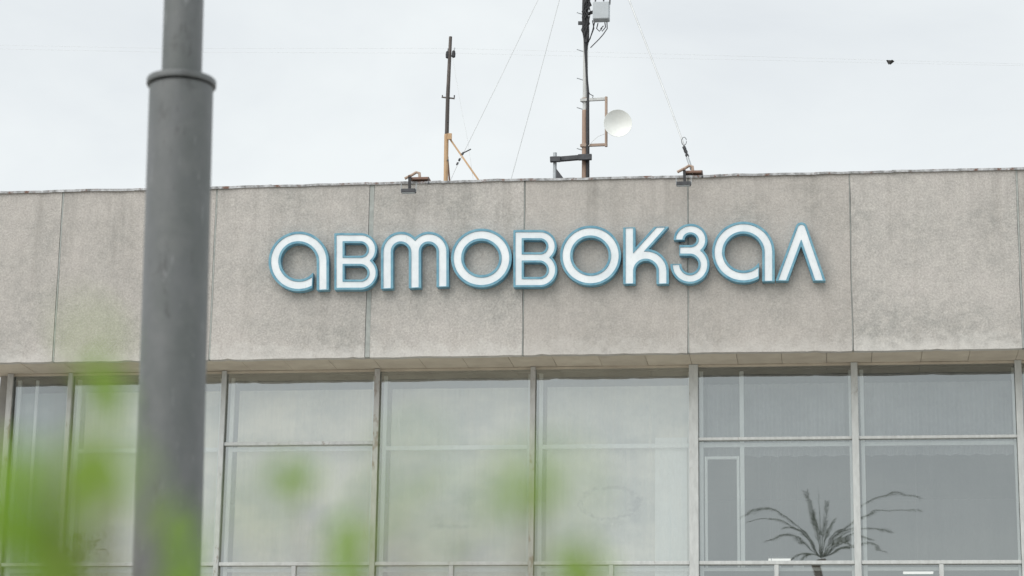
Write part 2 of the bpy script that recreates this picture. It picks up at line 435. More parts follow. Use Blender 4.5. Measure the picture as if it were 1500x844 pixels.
# panes
rnd = random.Random(3)
def pane(x0, x1, z0, z1, gm='window_glass'):
    tx, tz = rnd.gauss(0, .0006), rnd.gauss(0, .0006)       # each pane sits a hair out of true
    V = []
    for y in (0, .006):
        for (xx, zz) in ((x0, z0), (x1, z0), (x1, z1), (x0, z1)):
            V.append((xx, G+y+(xx-(x0+x1)/2)*tx*2+(zz-(z0+z1)/2)*tz*2, zz))
    # one skin of glass: the shader already counts both faces
    MB().add(V[:4], [(0, 1, 2, 3)]).build('window_pane', gm, bld)
for i in range(len(xs)-1):
    x0, x1 = xs[i]+.02, xs[i+1]-.02; xm = (x0+x1)/2; gm = 'hazy_glass' if 0 < i < 5 else 'window_glass'
    if i in (2, 5, 6, 7, 8): pane(x0, x1, ZM+.01, ZB-.02, gm); pane(x0, x1, ZR, ZM-.01, gm)
    else: pane(x0, x1, ZR, ZB-.02, gm)
    if i: pane(x0, xm, ZF+.02, ZR-.01, gm); pane(xm, x1, ZF+.02, ZR-.01, gm)
    else: pane(x0, x1, ZF+.02, ZR-.01, gm)
# second, inner row of frames behind the glass
YI = G+.07
ZI = EYE+8.10
for i in range(len(xs)-1):
    x0, x1 = xs[i]+.10, xs[i+1]-.06
    mb = MB()
    mb.box(x0, x0+.07, YI, YI+.06, ZF, ZB-.1, .004)
    mb.box(x1-.05, x1, YI, YI+.06, ZF, ZB-.1, .004)
    if i: mb.box(x0+.072, x1-.052, YI+.002, YI+.058, ZI-.045, ZI+.035, .004)
    mb.box(x0+.072, x1-.052, YI+.002, YI+.058, ZR-.14, ZR-.075, .004)
    if i: mb.box((x0+x1)/2-.03, (x0+x1)/2+.03, YI+.004, YI+.056, ZF+.03, ZR-.142, .004)
    if i == 0: mb.box(x0+.36, x0+.42, YI+.003, YI+.057, ZR-.07, ZB-.1, .004)
    if i == 5:
        mb.box(12.885, 12.965, YI+.003, YI+.057, ZI+.032, ZB-.1, .004)
        mb.box(12.885, 12.965, YI+.003, YI+.057, ZR-.07, ZI-.042, .004)
    mb.build('inner_frame', 'inner_white', bld)
mb = MB()   # narrow casement in the first dark bay
cx0, cx1, cz0, cz1 = 12.235, 12.872, ZR-.07, EYE+7.88
mb.box(cx0, cx0+.05, YI-.02, YI+.05, cz0, cz1, .004); mb.box(cx1-.05, cx1, YI-.02, YI+.05, cz0, cz1, .004)
mb.box(cx0+.052, cx1-.052, YI-.018, YI+.048, cz1-.055, cz1, .004)
mb.build('casement_frame', 'inner_white', bld)
# body of the building
mb = MB(); mb.box(XL-.02, XR, G-.1, G+.4, 0, ZF-.002); mb.build('lower_wall', 'concrete', bld)
MB().box(XL-.25, XL-.022, G+.12, YB, 0, ZB+.01).build('side_wall', 'concrete', bld)
MB().box(XR+.002, XR+.25, G-.1, YB, 0, ZB+.01).build('side_wall', 'concrete', bld)
MB().box(XL-.25, XR+.25, YB+.002, YB+.2, 0, ZB+.3).build('rear_wall', 'concrete', bld)
MB().box(XL, XR, G+.41, YB-.01, ZF-.35, ZF-.05).build('hall_floor', 'interior_floor', bld)
MB().box(XL-.02, XR, G+.32, YB, ZB-.02, ZB+.2).build('hall_ceiling', 'interior_ceiling', bld)
MB().box(XL, XR, YB-.25, YB-.05, ZF-.04, ZB-.03).build('hall_wall', 'interior_wall', bld)

# strip lights in the hall, seen up through the low panes
for n, (px, py, Y) in enumerate([(1142, 819, 9.), (1130, 832, 6.2), (1170, 832, 6.2), (1345, 838, 6.2)]):
    p = at(px, py, Y)
    t = thing('strip_light', p, ['lit strip light hanging highest in the dark hall', 'lit strip light crossed by the short post under the rail',
              'shortest lit strip light behind the low pane beside the palm trunk', 'wide lit strip light behind the last low pane'][n], 'light', 'strip lights in the hall')
    hw = [.24, .19, .10, .30][n]
    MB().box(p.x-hw, p.x+hw, p.y-.06, p.y+.06, p.z-.035, p.z+.0, .008).build('tube', 'tube_light', t)
    MB().box(p.x-hw-.01, p.x+hw+.01, p.y-.07, p.y+.07, p.z+.002, p.z+.04, .006).build('housing', 'inner_white', t)
    MB().tube([(p.x, p.y, p.z+.04), (p.x, p.y, ZB-.03)], .006, 6).build('rod', 'zinc', t)

# cream sheets hung inside the lighter bays
blind_mat('blind_narrow', (.55, .60, .57), [])
blind_mat('blind_post', (.91, .87, .75), [])
blind_mat('blind_plain', (.95, .89, .75), [(5.1, EYE+6.6, .25, .30, -1., .25)])
blind_mat('blind_tri', (.92, .89, .77), [(7.5, EYE+6.62, .55, .06, -1., .5), (7.25, EYE+6.72, .22, .18, -1., .45), (7.75, EYE+7.1, .25, .35, -1., .4)])
blind_mat('blind_ring', (.90, .88, .79), [(10.45, EYE+7.05, .55, .30, .13, .5), (10.9, EYE+6.95, .2, .33, -1., .45), (10.5, EYE+6.65, .4, .15, -1., .4)])
for i, mt, lab in [(0, 'blind_narrow', 'grey green sheet behind the narrow end pane at the corner of the glazing'),
                   (1, 'blind_post', 'pale sheet behind the wide pane that the grey lamp post crosses'),
                   (2, 'blind_plain', 'warm cream sheet behind the two panes split by a beige transom'),
                   (3, 'blind_tri', 'pale cream sheet with faint grey smudges behind tall undivided pane'),
                   (4, 'blind_ring', 'pale cream sheet with a faint oval ring stain beside the wide white mullion')]:
    x0, x1 = xs[i]+.24, xs[i+1]-.12
    if i == 0: x0, x1 = xs[0]+.1, xs[1]-.05
    Yc = G+.22; z0, z1 = ZF+.2, ZB-.33
    N = 44; rnd = random.Random(i); V = []; F = []; ph = rnd.uniform(0, 6)
    for a in range(N+1):
        xx = x0+(x1-x0)*a/N; dy = .008*math.sin(xx*5+ph)+.004*math.sin(xx*17+ph)
        for b, zz in enumerate((z0, (z0+z1)/2, z1)): V.append((xx, Yc+dy*(1.3-.6*b/2), zz))
    for a in range(N):
        for b in range(2): q = a*3+b; F.append((q, q+3, q+4, q+1))
    n = len(V); V += [(a, b+.004, c) for a, b, c in V]; F += [tuple(n+j for j in f[::-1]) for f in F]
    c0 = Vector(((x0+x1)/2, Yc, z0))
    o = MB().add(V, F, True).build('window_sheet', mt, None, c0)
    tag(o, lab, 'window sheet', 'sheets hung behind the glass')
    if i == 4:
        p = MB().box(x1-.62, x1-.02, Yc-.045, Yc-.036, z0+.3, z1-1.0).build('overlapping_strip', 'inner_white', o)

simple('curtain_grey', (.33, .345, .36), .9, 0, .2, 2, .1)
for i, lab in ((5, 'grey pleated curtain hanging behind the upper pane over the narrow casement'), (6, 'grey pleated curtain hanging behind the upper pane beside the narrow casement bay')):
    x0, x1 = xs[i]+.12, xs[i+1]-.1; Yc = G+.32; N = 260; rnd = random.Random(40+i); V = []; F = []
    ph = [rnd.uniform(0, 6) for _ in range(3)]
    for a in range(N+1):
        xx = x0+(x1-x0)*a/N
        dy = .028*math.sin(xx*38+ph[0]+.8*math.sin(xx*3+ph[1]))+.012*math.sin(xx*11+ph[2])
        V += [(xx, Yc+dy*1.2, EYE+7.90+.03*abs(math.sin(xx*9+ph[2]))), (xx, Yc+dy, (ZM+ZB)/2), (xx, Yc+dy*.7, ZB-.30)]
    for a in range(N):
        for b in range(2): q = a*3+b; F.append((q, q+3, q+4, q+1))
    n = len(V); V += [(a, b+.003, c) for a, b, c in V]; F += [tuple(n+j for j in f[::-1]) for f in F]
    tag(MB().add(V, F, True).build('curtain', 'curtain_grey', None, Vector(((x0+x1)/2, Yc, EYE+7.9))), lab, 'curtain', 'pleated curtains in the hall')

# ------------------------------------------------------------------ sign letters
def marching(fn, x0, x1, z0, z1, h):
    nx, nz = int((x1-x0)/h)+2, int((z1-z0)/h)+2
    X = x0+np.arange(nx)*h; Z = z0+np.arange(nz)*h
    D = fn(*np.meshgrid(X, Z, indexing='ij')); D[D == 0] = 1e-9
    nxt = {}
    P = {}
    def pt(a, b):
        key = (a, b) if a < b else (b, a)
        if key not in P:
            da, db = D[key[0]], D[key[1]]; t = da/(da-db)
            P[key] = (X[key[0][0]]+t*(X[key[1][0]]-X[key[0][0]]), Z[key[0][1]]+t*(Z[key[1][1]]-Z[key[0][1]]))
        return key
    ins = D < 0
    cells = np.argwhere((ins[:-1, :-1] | ins[1:, :-1] | ins[:-1, 1:] | ins[1:, 1:]) & ~(ins[:-1, :-1] & ins[1:, :-1] & ins[:-1, 1:] & ins[1:, 1:]))
    for i, j in cells:
        i, j = int(i), int(j)
        c = [(i, j), (i+1, j), (i+1, j+1), (i, j+1)]; s = [bool(ins[q]) for q in c]
        ent = [pt(c[k], c[(k+1) % 4]) for k in range(4) if not s[k] and s[(k+1) % 4]]
        ext = [pt(c[k], c[(k+1) % 4]) for k in range(4) if s[k] and not s[(k+1) % 4]]
        for a, b in zip(ext, ent): nxt[a] = b
    loops = []
    while nxt:
        a = next(iter(nxt)); lp = []
        while a in nxt: lp.append(P[a]); a = nxt.pop(a)
        if len(lp) > 8: loops.append(lp)
    return loops
def simplify(lp, tol):
    pts = np.array(lp)
    def dp(a, b):
        if b <= a+1: return []
        p, q = pts[a], pts[b]; d = q-p; Ln = np.hypot(*d) or 1e-9
        e = np.abs((pts[a+1:b, 0]-p[0])*d[1]-(pts[a+1:b, 1]-p[1])*d[0])/Ln
        k = int(e.argmax())
        if e[k] < tol: return []
        k += a+1
        return dp(a, k)+[k]+dp(k, b)
    n = len(pts); mid = n//2
    idx = [0]+dp(0, mid)+[mid]+dp(mid, n-1)+[n-1]
    return [tuple(pts[i]) for i in idx]
def arc(cx, cy, rx, ry, a0, a1, n=40):      # degrees, picture sense: 0 = right, 90 = down
    return [(cx+rx*math.cos(R(a0+(a1-a0)*t/n)), cy+ry*math.sin(R(a0+(a1-a0)*t/n))) for t in range(n+1)]
def sdf(strokes, w):
    def fn(X, Z):
        D = np.full(X.shape, 9.)
        for path, clips, k in strokes:
            d = np.full(X.shape, 9.)
            for (ax, az), (bx, bz) in zip(path[:-1], path[1:]):
                ux, uz = bx-ax, bz-az; L2 = ux*ux+uz*uz or 1e-12
                t = np.clip(((X-ax)*ux+(Z-az)*uz)/L2, 0, 1)
                d = np.minimum(d, np.hypot(X-ax-t*ux, Z-az-t*uz))
            d = d-w*k
            for (px, pz, nx, nz, gr) in clips: d = np.maximum(d, (X-px)*nx+(Z-pz)*nz-gr*w*k)
            D = np.minimum(D, d)
        return D
    return fn
def solid(loops, y0, y1, name, mat, parent, origin):
    cu = bpy.data.curves.new(name, 'CURVE'); cu.dimensions = '2D'; cu.fill_mode = 'BOTH'; cu.extrude = (y1-y0)/2
    for lp in loops:
        sp = cu.splines.new('POLY'); sp.points.add(len(lp)-1); sp.use_cyclic_u = True
        for p, (a, b) in zip(sp.points, lp): p.co = (a, b, 0, 1)
    tmp = bpy.data.objects.new(name, cu); COL.objects.link(tmp)
    dg = bpy.context.evaluated_depsgraph_get()
    me = bpy.data.meshes.new_from_object(tmp.evaluated_get(dg)); bpy.data.objects.remove(tmp)
    me.name = name; ym = (y0+y1)/2
    co_ = np.empty(len(me.vertices)*3); me.vertices.foreach_get('co', co_); co_ = co_.reshape(-1, 3)
    nc = np.stack([co_[:, 0]-origin[0], ym-co_[:, 2]-origin[1], co_[:, 1]-origin[2]], 1)
    me.vertices.foreach_set('co', nc.ravel()); me.update()
    me.materials.clear(); me.materials.append(M[mat])
    return link(name, me, parent, origin)
YL = -.16
def lpt(x, y, ox):      # enlarged-picture coordinates to the plane of the letters
    p = at(ox+x/3.402, 300+y/3.402, YL); return p.x, p.z
PXM = None
def letter(label, ox, strokes, hw, group=None):
    out = []
    for path, clips, k in strokes:
        P = [lpt(x, y, ox) for x, y in path]
        C = []
        for (x, y, nx, ny, *gr) in clips:
            a = lpt(x, y, ox); b = lpt(x+nx*10, y+ny*10, ox); d = (b[0]-a[0], b[1]-a[1]); q = math.hypot(*d)
            C.append((a[0], a[1], d[0]/q, d[1]/q, gr[0] if gr else 0))
        out.append((P, C, k))
    allp = [q for s in out for q in s[0]]
    x0, x1 = min(a for a, _ in allp), max(a for a, _ in allp); z0, z1 = min(b for _, b in allp), max(b for _, b in allp)
    mpp = abs(lpt(200, 300, ox)[0]-lpt(100, 300, ox)[0])/100
    org = Vector(((x0+x1)/2, -.02, z0-.1))
    t = thing('sign_letter', org, label, 'letter', 'letters of the rooftop sign')
    wf, wc = (hw-1.2)*mpp, (hw+10.5)*mpp
    g = (x0-.3, x1+.3, z0-.3, z1+.3, .011)
    outer = [simplify(l, .0012) for l in marching(sdf(out, wc), *g)]
    ins = [(P, [(a-nx*.012*(gr == 0), b-nz*.012*(gr == 0), nx, nz, gr) for a, b, nx, nz, gr in C], k) for P, C, k in out]
    inner = [simplify(l, .0012) for l in marching(sdf(ins, wf), *g)]
    solid(outer, YL+.004, YL+.13, 'casing', 'letter_blue', t, org)
    solid(outer+inner, YL-.028, YL+.003, 'rim', 'letter_blue', t, org)
    solid([simplify(l, .0012) for l in marching(sdf(ins, wf-.002), *g)], YL-.016, YL+.002, 'face', 'letter_white', t, org)
    mb = MB()       # stand-off studs back to the wall, under the strokes
    for path, _, _ in out:
        for f in (.35, .6):
            a = path[int((len(path)-1)*f)]
            if len(path) < 4: a = (path[0][0]*(1-f)+path[-1][0]*f, path[0][1]*(1-f)+path[-1][1]*f)
            mb.tube([(a[0], YL+.12, a[1]), (a[0], .02, a[1])], .02, 6)
    mb.build('stud', 'dark_steel', t)
def a_letter(cx, cy, rx, ry, foot, term):
    path = arc(cx, cy, rx, ry, 30, 360, 70)+[(cx+rx, foot+60)]
    # the bowl ends short of the stem with an upright cut
    bowl = (arc(cx, cy, rx, ry, 20, 270, 60), [(term, cy, 1, 0)], 1)
    stem = (arc(cx, cy, rx, ry, 265, 360, 30)+[(cx+rx, foot+60)], [(cx+rx, foot, 0, 1)], 1)
    return [bowl, stem]
def b_letter(x, yt, ym, yb, xr, kb=.84):
    r1, r2 = (ym-yt)/2, (yb-ym)/2
    up = [(x, yt)]+arc(xr-r1, (yt+ym)/2, r1, r1, -90, 90)+[(x, ym)]
    lo = [(x, ym)]+arc(xr+3-r2, (yb+ym)/2, r2, r2, -90, 90)+[(x, yb)]
    return [([(x, yt-60), (x, yb+60)], [(x, yt, 0, -1, 1), (x, yb, 0, 1, 1)], kb), (up, [(x, yt, -1, 0)], kb), (lo, [(x, yb, -1, 0)], kb)]
O1, O2 = 380, 800
letter('white and blue letter а that begins the sign', O1, a_letter(197, 284, 120, 119, 427, 272), 19.5)
letter('white and blue letter В standing between letters а and т of the sign', O1, b_letter(400, 168, 281, 400, 562), 19.5)
letter('white and blue letter т shaped like a rounded m, in the sign', O1, [
    ([(637, 480), (637, 236)]+arc(706.5, 236, 69.5, 70, 180, 360)+[(776, 480)], [(637, 421, 0, 1)], 1),
    ([(776, 480), (776, 236)]+arc(845, 236, 69, 70, 180, 360)+[(914, 480)], [(776, 417, 0, 1)], 1)], 19.5)
letter('white and blue ring letter О directly after the rounded m shaped letter', O1, [(arc(1107, 267, 120, 116, 0, 360, 90), [], 1)], 20)
letter('white and blue letter В standing between the two ring letters О', O1, b_letter(1292, 153, 264, 387, 1456), 19.5)
letter('white and blue ring letter О directly before the letter К', O2, [(arc(222, 255, 121, 119, 0, 360, 90), [], 1)], 20.5)
letter('white and blue letter К with an arched leg, in the sign', O2, [
    ([(415, 60), (415, 460)], [(415, 115, 0, -1), (415, 397, 0, 1)], 1),
    ([(620, 62), (440, 262)], [(575, 111, 0, -1)], .9),
    ([(415, 345)]+arc(498, 332, 83, 80, 180, 360)+[(581, 460)], [(581, 397, 0, 1)], 1)], 20)
letter('white and blue letter З like a figure three, in the sign', O2, [
    (arc(720, 176, 57, 53, 130, 262), [(660, 178, 0, 1)], .9), (arc(720, 176, 57, 53, 255, 450)+[(630, 229)], [(664, 229, -1, 0)], .9),
    ([(630, 229), (717, 229)]+arc(717, 299, 70, 70, -90, 110), [(664, 229, -1, 0)], .9), (arc(717, 299, 70, 70, 90, 225), [(645, 297, 0, -1)], .9)], 19.5)
letter('white and blue letter а between letters З and Л of the sign', O2, a_letter(983, 238, 125, 122, 384, 1062), 20)
letter('white and blue letter Л like a peaked arch that ends the sign', O2, [
    ([(1272, 118), (1153, 440)], [(1175, 381, 0, 1)], .92), ([(1272, 118), (1382, 440)], [(1360, 381, 0, 1)], .92)], 21)

# ------------------------------------------------------------------ roof: floodlights, anchors, aerials
def floodlight(px, py, wpx, label):
    a, b = at(px-wpx/2, py+1, -.30), at(px+wpx/2, py-1, -.30); c = (a+b)/2
    t = thing('floodlight', (c.x, 0, c.z+.1), label, 'floodlight', 'floodlights on the parapet')
    hw = (b.x-a.x)/2
    MB().box(c.x-hw, c.x+hw, -.36, -.24, c.z-.035, c.z+.035, .008).build('housing', 'dark_steel', t)
    MB().box(c.x-hw+.015, c.x+hw-.015, -.35, -.25, c.z-.040, c.z-.036).build('lens', 'zinc', t)
    for s in (-1, 1):
        MB().box(c.x+s*(hw+.006)-.005, c.x+s*(hw+.006)+.005, -.315, -.285, c.z-.02, c.z+.15).build('yoke', 'zinc', t)
    MB().bar((c.x+.02, -.30, c.z+.04), (c.x+.01, -.29, ZT+.03), .05, .04).build('stem', 'black_cable', t)
    MB().bar((c.x+.01, -.33, ZT+.035), (c.x+.01, .3, ZT+.05), .04, .03).build('arm', 'rust', t)
floodlight(598.5, 280, 21, 'dark bar floodlight on the parapet beside the thin aerial pole')
floodlight(1001.5, 269.5, 21, 'dark bar floodlight on the parapet under the thick guy cable')
def anchor(px, py, label):
    p = at(px, py, -.02)
    zt = ZT+.035
    t = thing('roof_anchor', (p.x, 0, zt), label, 'bracket', 'rusty anchors on the parapet')
    MB().box(p.x-.17, p.x+.17, -.09, .2, zt, zt+.045, .006).build('base_plate', 'rust', t)
    MB().tube([(p.x-.30, -.05, zt+.03), (p.x-.16, -.05, zt+.10), (p.x-.08, -.05, zt+.15), (p.x-.02, -.05, zt+.13), (p.x-.01, -.05, zt+.02)], .028, 8).build('bent_pipe', 'pale_rust', t)
    MB().tube([(p.x+.16, -.095, zt+.03), (p.x+.165, -.10, zt-.08)], .006, 6).build('hook', 'dark_steel', t)
    MB().lathe([(.0, -.02), (.018, -.012), (.018, .012), (0, .02)], (p.x+.165, -.10, zt-.09), 8).build('weight', 'dark_steel', t)
    return t
anchor(616, 268, 'rusty bent anchor on the parapet beside the thin wooden aerial pole')
anchor(1016, 258, 'rusty bent anchor on the parapet holding the thick guy cable')

YA = 2.5
t = thing('aerial_pole', at(652, 292, YA), 'thin dark aerial pole on ochre footing with tripod braces on roof', 'aerial pole')
zr = ZT-.42
b = at(653, 265, YA); b0 = Vector((b.x-.02, YA, zr)); j = at(654, 197, YA); tp = at(660, 54, YA)
MB().tube([b0, b, j+Vector((-.0, 0, 0))], .045, 10).build('footing', 'ochre_paint', t)
MB().tube([at(654.4, 200, YA-.0), at(656, 140, YA), tp], [.042, .04, .033], 10).build('pole', 'old_wood', t)
p = at(657, 201, YA-.05); MB().box(p.x-.02, p.x+.07, YA-.09, YA-.05, p.z-.06, p.z+.07, .004).build('gusset', 'ochre_paint', t)
a = at(660, 205, YA); e = at(701, 264, YA-.2); e2 = e+(e-a)*.35
MB().bar(a, e2, .035).build('brace', 'ochre_paint', t)
a = at(654.5, 215, YA+.1); e = at(658.5, 265, YA+.3); MB().bar(a, e+(e-a)*.35, .03).build('brace', 'rust', t)
MB().bar(at(647, 142.5, YA), at(666, 144.5, YA), .025).build('crossbar', 'old_wood', t)
for s in (648, 665.5):
    p = at(s, 143, YA); MB().tube([p, p+Vector((0, 0, .05))], .012, 6).build('pin', 'dark_steel', t)
for s, dy in ((655.5, 80), (664.5, 79)):
    p = at(s, dy, YA)
    MB().lathe([(0, -.09), (.035, -.07), (.04, .0), (.03, .06), (0, .08)], p, 10).build('insulator', 'black_cable', t)
    q = at(s+(1.5 if s > 660 else .5), dy-9, YA); MB().tube([p, q], .01, 6).build('insulator_pin', 'zinc', t)
MB().bar(at(654, 82, YA), at(666, 82, YA), .03).build('insulator_arm', 'dark_steel', t)
for s in (235, 178): p = at(656, s, YA-.05); MB().lathe([(0, -.02), (.015, -.015), (.015, .015), (0, .02)], p, 8).build('bolt', 'dark_steel', t)

# telecom mast
YM = 2.6
mb0 = at(856.5, 262, YM)
t = thing('telecom_mast', Vector((mb0.x, YM, zr)), 'tall white and brown telecom mast with black cables and round dish', 'mast')
pm = at(857, 162, YM); pt_ = at(859.5, -60, YM)
MB().tube([(mb0.x, YM, zr), mb0, pm], .06, 14).build('lower_tube', 'mast_primer', t)
MB().tube([pm-Vector((0, 0, .01)), at(858, 60, YM), pt_, pt_+Vector((0, 0, 1.6))], [.05, .05, .05, .05], 14).build('upper_tube', 'mast_white', t)
cab = [(861, 262), (861, 215), (860.8, 165), (861.5, 135), (860, 118), (858.8, 95), (857.8, 75), (859, 60), (858, 45), (857.5, 30), (857, 10), (858, -30)]
MB().tube([at(x, y, YM-.07) for x, y in cab], [.035, .035, .035, .024, .022, .024, .03, .055, .075, .07, .06, .06], 10).build('cable_trunk', 'black_cable', t)
rnd = random.Random(21)
for n in range(13):      # loose feeder cables looping round the box
    x0 = 853+rnd.uniform(0, 9); pts = []
    for q in range(9):
        y = 62-q*9; bulge = math.sin(q/8*math.pi)*rnd.uniform(-7, 7)
        pts.append(at(x0*.4+858*.6+bulge+(3 if q > 5 else 0), y, YM-.10-rnd.uniform(0, .08)))
    MB().tube(pts, rnd.uniform(.008, .014), 6).build('feeder_cable', 'black_cable', t)
for pts in ([(889, 32), (889.5, 42), (884, 50), (878, 57), (870, 65), (865, 70)], [(886, 33), (887, 40), (882, 46), (880, 42), (884, 38)], [(876, 34), (874, 42), (878, 46), (882, 41)],
            [(868, 30), (870, 42), (866, 52), (862, 62)], [(871, 33), (868, 45), (864, 58)]):
    MB().tube([at(x, y, YM-.12) for x, y in pts], .011, 6).build('feeder_cable', 'black_cable' if pts[0][0] < 888 else 'dark_steel', t)
c = at(881, 18, YM-.15); hw, hh = .165, .185
bx = MB().box(c.x-hw, c.x+hw, c.y-.13, c.y+.10, c.z-hh, c.z+hh, .015).build('radio_box', 'box_grey', t)
MB().box(c.x-.02, c.x-.008, c.y-.136, c.y-.131, c.z-hh+.02, c.z+hh-.02).build('cover_seam', 'zinc', bx)
MB().box(c.x+.09, c.x+.15, c.y-.137, c.y-.131, c.z-.03, c.z-.018).build('latch', 'dark_steel', bx)
MB().box(c.x-hw+.05, c.x+hw-.05, c.y-.08, c.y+.06, c.z-hh-.045, c.z-hh+.002, .006).build('connector_strip', 'black_cable', bx)
MB().bar((c.x-hw+.02, c.y, c.z+.02), (pm.x+.02, YM, c.z+.02), .05).build('box_bracket', 'dark_steel', t)
for (x, y) in ((884, -2), (872, -2), (893, 1)):
    MB().tube([at(x, y+6, YM-.15), at(x+1, y-8, YM-.15), at(x-6, y-22, YM-.1)], .016, 6).build('feeder_cable', 'dark_steel', t)
for n, y in enumerate((19, 73, 115, 158, 218)):       # step bolts
    a = at(856, y+3, YM); MB().tube([a, at(845, y-.5, YM-.02)], .009, 6).build('step_bolt', 'zinc', t)
a = at(856, 34, YM); MB().bar(at(847, 34, YM), a, .06).build('side_clamp', 'dark_steel', t)
# dish bracket and dish
MB().bar(at(850, 147, YM-.06), at(889, 145, YM-.06), .055, .05).build('dish_arm', 'mast_white', t)
MB().bar(at(850, 213.5, YM-.06), at(889, 212, YM-.06), .05, .05).build('dish_arm', 'pale_rust', t)
MB().tube([at(888, 142, YM-.08), at(888, 215, YM-.08)], .028, 10).build('dish_pole', 'pale_rust', t)
for y in (147, 213.5):
    p = at(857, y, YM); MB().lathe([(.066, -.035), (.075, -.035), (.075, .035), (.066, .035)], p, 14).build('clamp', 'pale_rust', t)
dc = at(905, 181, YM-.25)
ax = Vector((.16, -1, -.05)).normalized(); rr = at(925.5, 181, YM-.25).x-dc.x
prof = [(0, .02)]+[(rr*s, .02+.10*s*s) for s in (.25, .5, .75, .93, 1)]+[(rr*1.01, .115), (rr*.98, .105)]+[(rr*s, -.012+.10*s*s) for s in (.75, .5, .25)]+[(0, -.012)]
dh = MB().lathe(prof, dc-ax*.09, 40, ax).build('dish', 'dish_white', t)
MB().lathe([(0, .150), (rr*.3, .147), (rr*.6, .138), (rr*.85, .126), (rr*.995, .116)], dc-ax*.09, 40, ax).build('radome', 'dish_white', dh)
MB().bar(dc-ax*.10, at(888, 181, YM-.08), .06).build('dish_mount', 'zinc', dh)
MB().tube([at(886, 196, YM-.1), at(876, 200, YM-.1), at(868, 207, YM-.1), at(862, 214, YM-.1)], .005, 6).build('dish_cable', 'thin_wire', t)
MB().tube([at(860, 130, YM-.08), at(864, 138, YM-.1), at(869, 140.5, YM-.1), at(868, 143, YM-.1)], .009, 6).build('feeder_cable', 'black_cable', t)
# low support arm and stub post beside the mast
MB().bar(at(806, 234.5, YM-.1), at(866, 229.5, YM-.1), .085, .10).build('stay_arm', 'dark_steel', t)
a, b_ = at(847, 231, YM-.17), at(867, 230, YM-.17); MB().box(a.x, b_.x, YM-.22, YM-.15, a.z-.06, a.z+.06, .008).build('arm_clamp', 'dark_steel', t)
a, b_ = at(806, 234, YM-.17), at(821, 233, YM-.17); MB().box(a.x, b_.x, YM-.22, YM-.15, a.z-.055, a.z+.055, .008).build('arm_clamp', 'dark_steel', t)
a = at(813, 224, YM-.1); e = at(812.5, 262, YM-.1); MB().tube([a, (e.x, e.y, zr)], .037, 12).build('stub_post', 'zinc', t)
a = at(814, 246, YM-.1); e = at(826, 262, YM-.1); e1 = e+(e-a)*1.2
MB().add([a+Vector((0, -.02, 0)), e1+Vector((0, -.02, 0)), Vector((a.x, a.y-.02, e1.z)), a+Vector((0, .02, 0)), e1+Vector((0, .02, 0)), Vector((a.x, a.y+.02, e1.z))],
         [(0, 2, 1), (3, 4, 5), (0, 1, 4, 3), (1, 2, 5, 4), (2, 0, 3, 5)]).build('stub_gusset', 'dark_steel', t)

# guy wires
def guy(label, pts, r, mat, fit=None, name='guy_wire'):
    P = [at(*p) for p in pts]
    t = thing(name, P[-1], label, 'wire', 'guy wires of the mast')
    MB().tube(P, r, 6).build('strand', mat, t)
    return t, P
t, P = guy('thin guy wire ending at the braces of the aerial pole', [(800, -25, 2.6), (735, 110, 2.3), (680, 222, 2.), (668, 246, 1.95), (660, 264, 1.9)], .0065, 'wire_grey')
for (x, y) in ((678, 225), (673, 234), (670, 240)):
    MB().lathe([(0, -.04), (.022, -.02), (.022, .02), (0, .04)], at(x, y, 1.97), 8, (.4, 0, .9)).build('clamp', 'dark_steel', t)
MB().tube([at(675, 226, 1.97), at(690, 218.5, 1.97)], .012, 6).build('loose_end', 'dark_steel', t)
guy('thin guy wire running down behind the parapet beside the mast', [(826, -25, 2.6), (785, 130, 2.6), (748, 265, 2.6)], .0065, 'wire_grey')
guy('hair thin stay hanging from the insulators of the aerial pole', [(663, 85, 2.5), (676, 160, 2.45), (685, 205, 2.4), (693, 262, 2.4)], .003, 'thin_wire')
t, P = guy('thick pale guy cable with turnbuckle tied to the rusty parapet anchor', [(912, -25, 2.2), (940, 48, 1.7), (978, 146, .8), (1003, 216, .2), (1015, 254, -.04)], .017, 'wire_grey')
for (x, y) in ((1002.5, 217), (1004.5, 222), (1006.5, 228)):
    MB().lathe([(0, -.045), (.032, -.03), (.032, .03), (0, .045)], at(x, y, .13), 8, (-.4, -.1, .9)).build('clamp', 'dark_steel', t)
MB().tube([at(1007, 231, .1), at(1013, 248, 0)], .028, 8).build('turnbuckle', 'zinc', t)
MB().tube([at(1002+4*math.cos(a)*.9, 207+6*math.sin(a), .2) for a in [q*.5 for q in range(13)]], .006, 6).build('wire_loop', 'dark_steel', t)
# two far overhead lines
for n, pts in enumerate(([(-120, 64), (240, 71), (660, 71), (1000, 80), (1500, 94), (1700, 98)], [(-120, 69.5), (240, 76.5), (660, 78), (1000, 86), (1500, 96.5), (1700, 101)])):
    Q = [at(x, y, 26) for x, y in pts]
    o = MB().tube(Q, .0024, 5).build('overhead_wire', 'thin_wire', None, Q[0])
    tag(o, ['upper of two hair thin overhead lines crossing the sky', 'lower of two hair thin overhead lines crossing the sky'][n], 'wire', 'overhead lines')

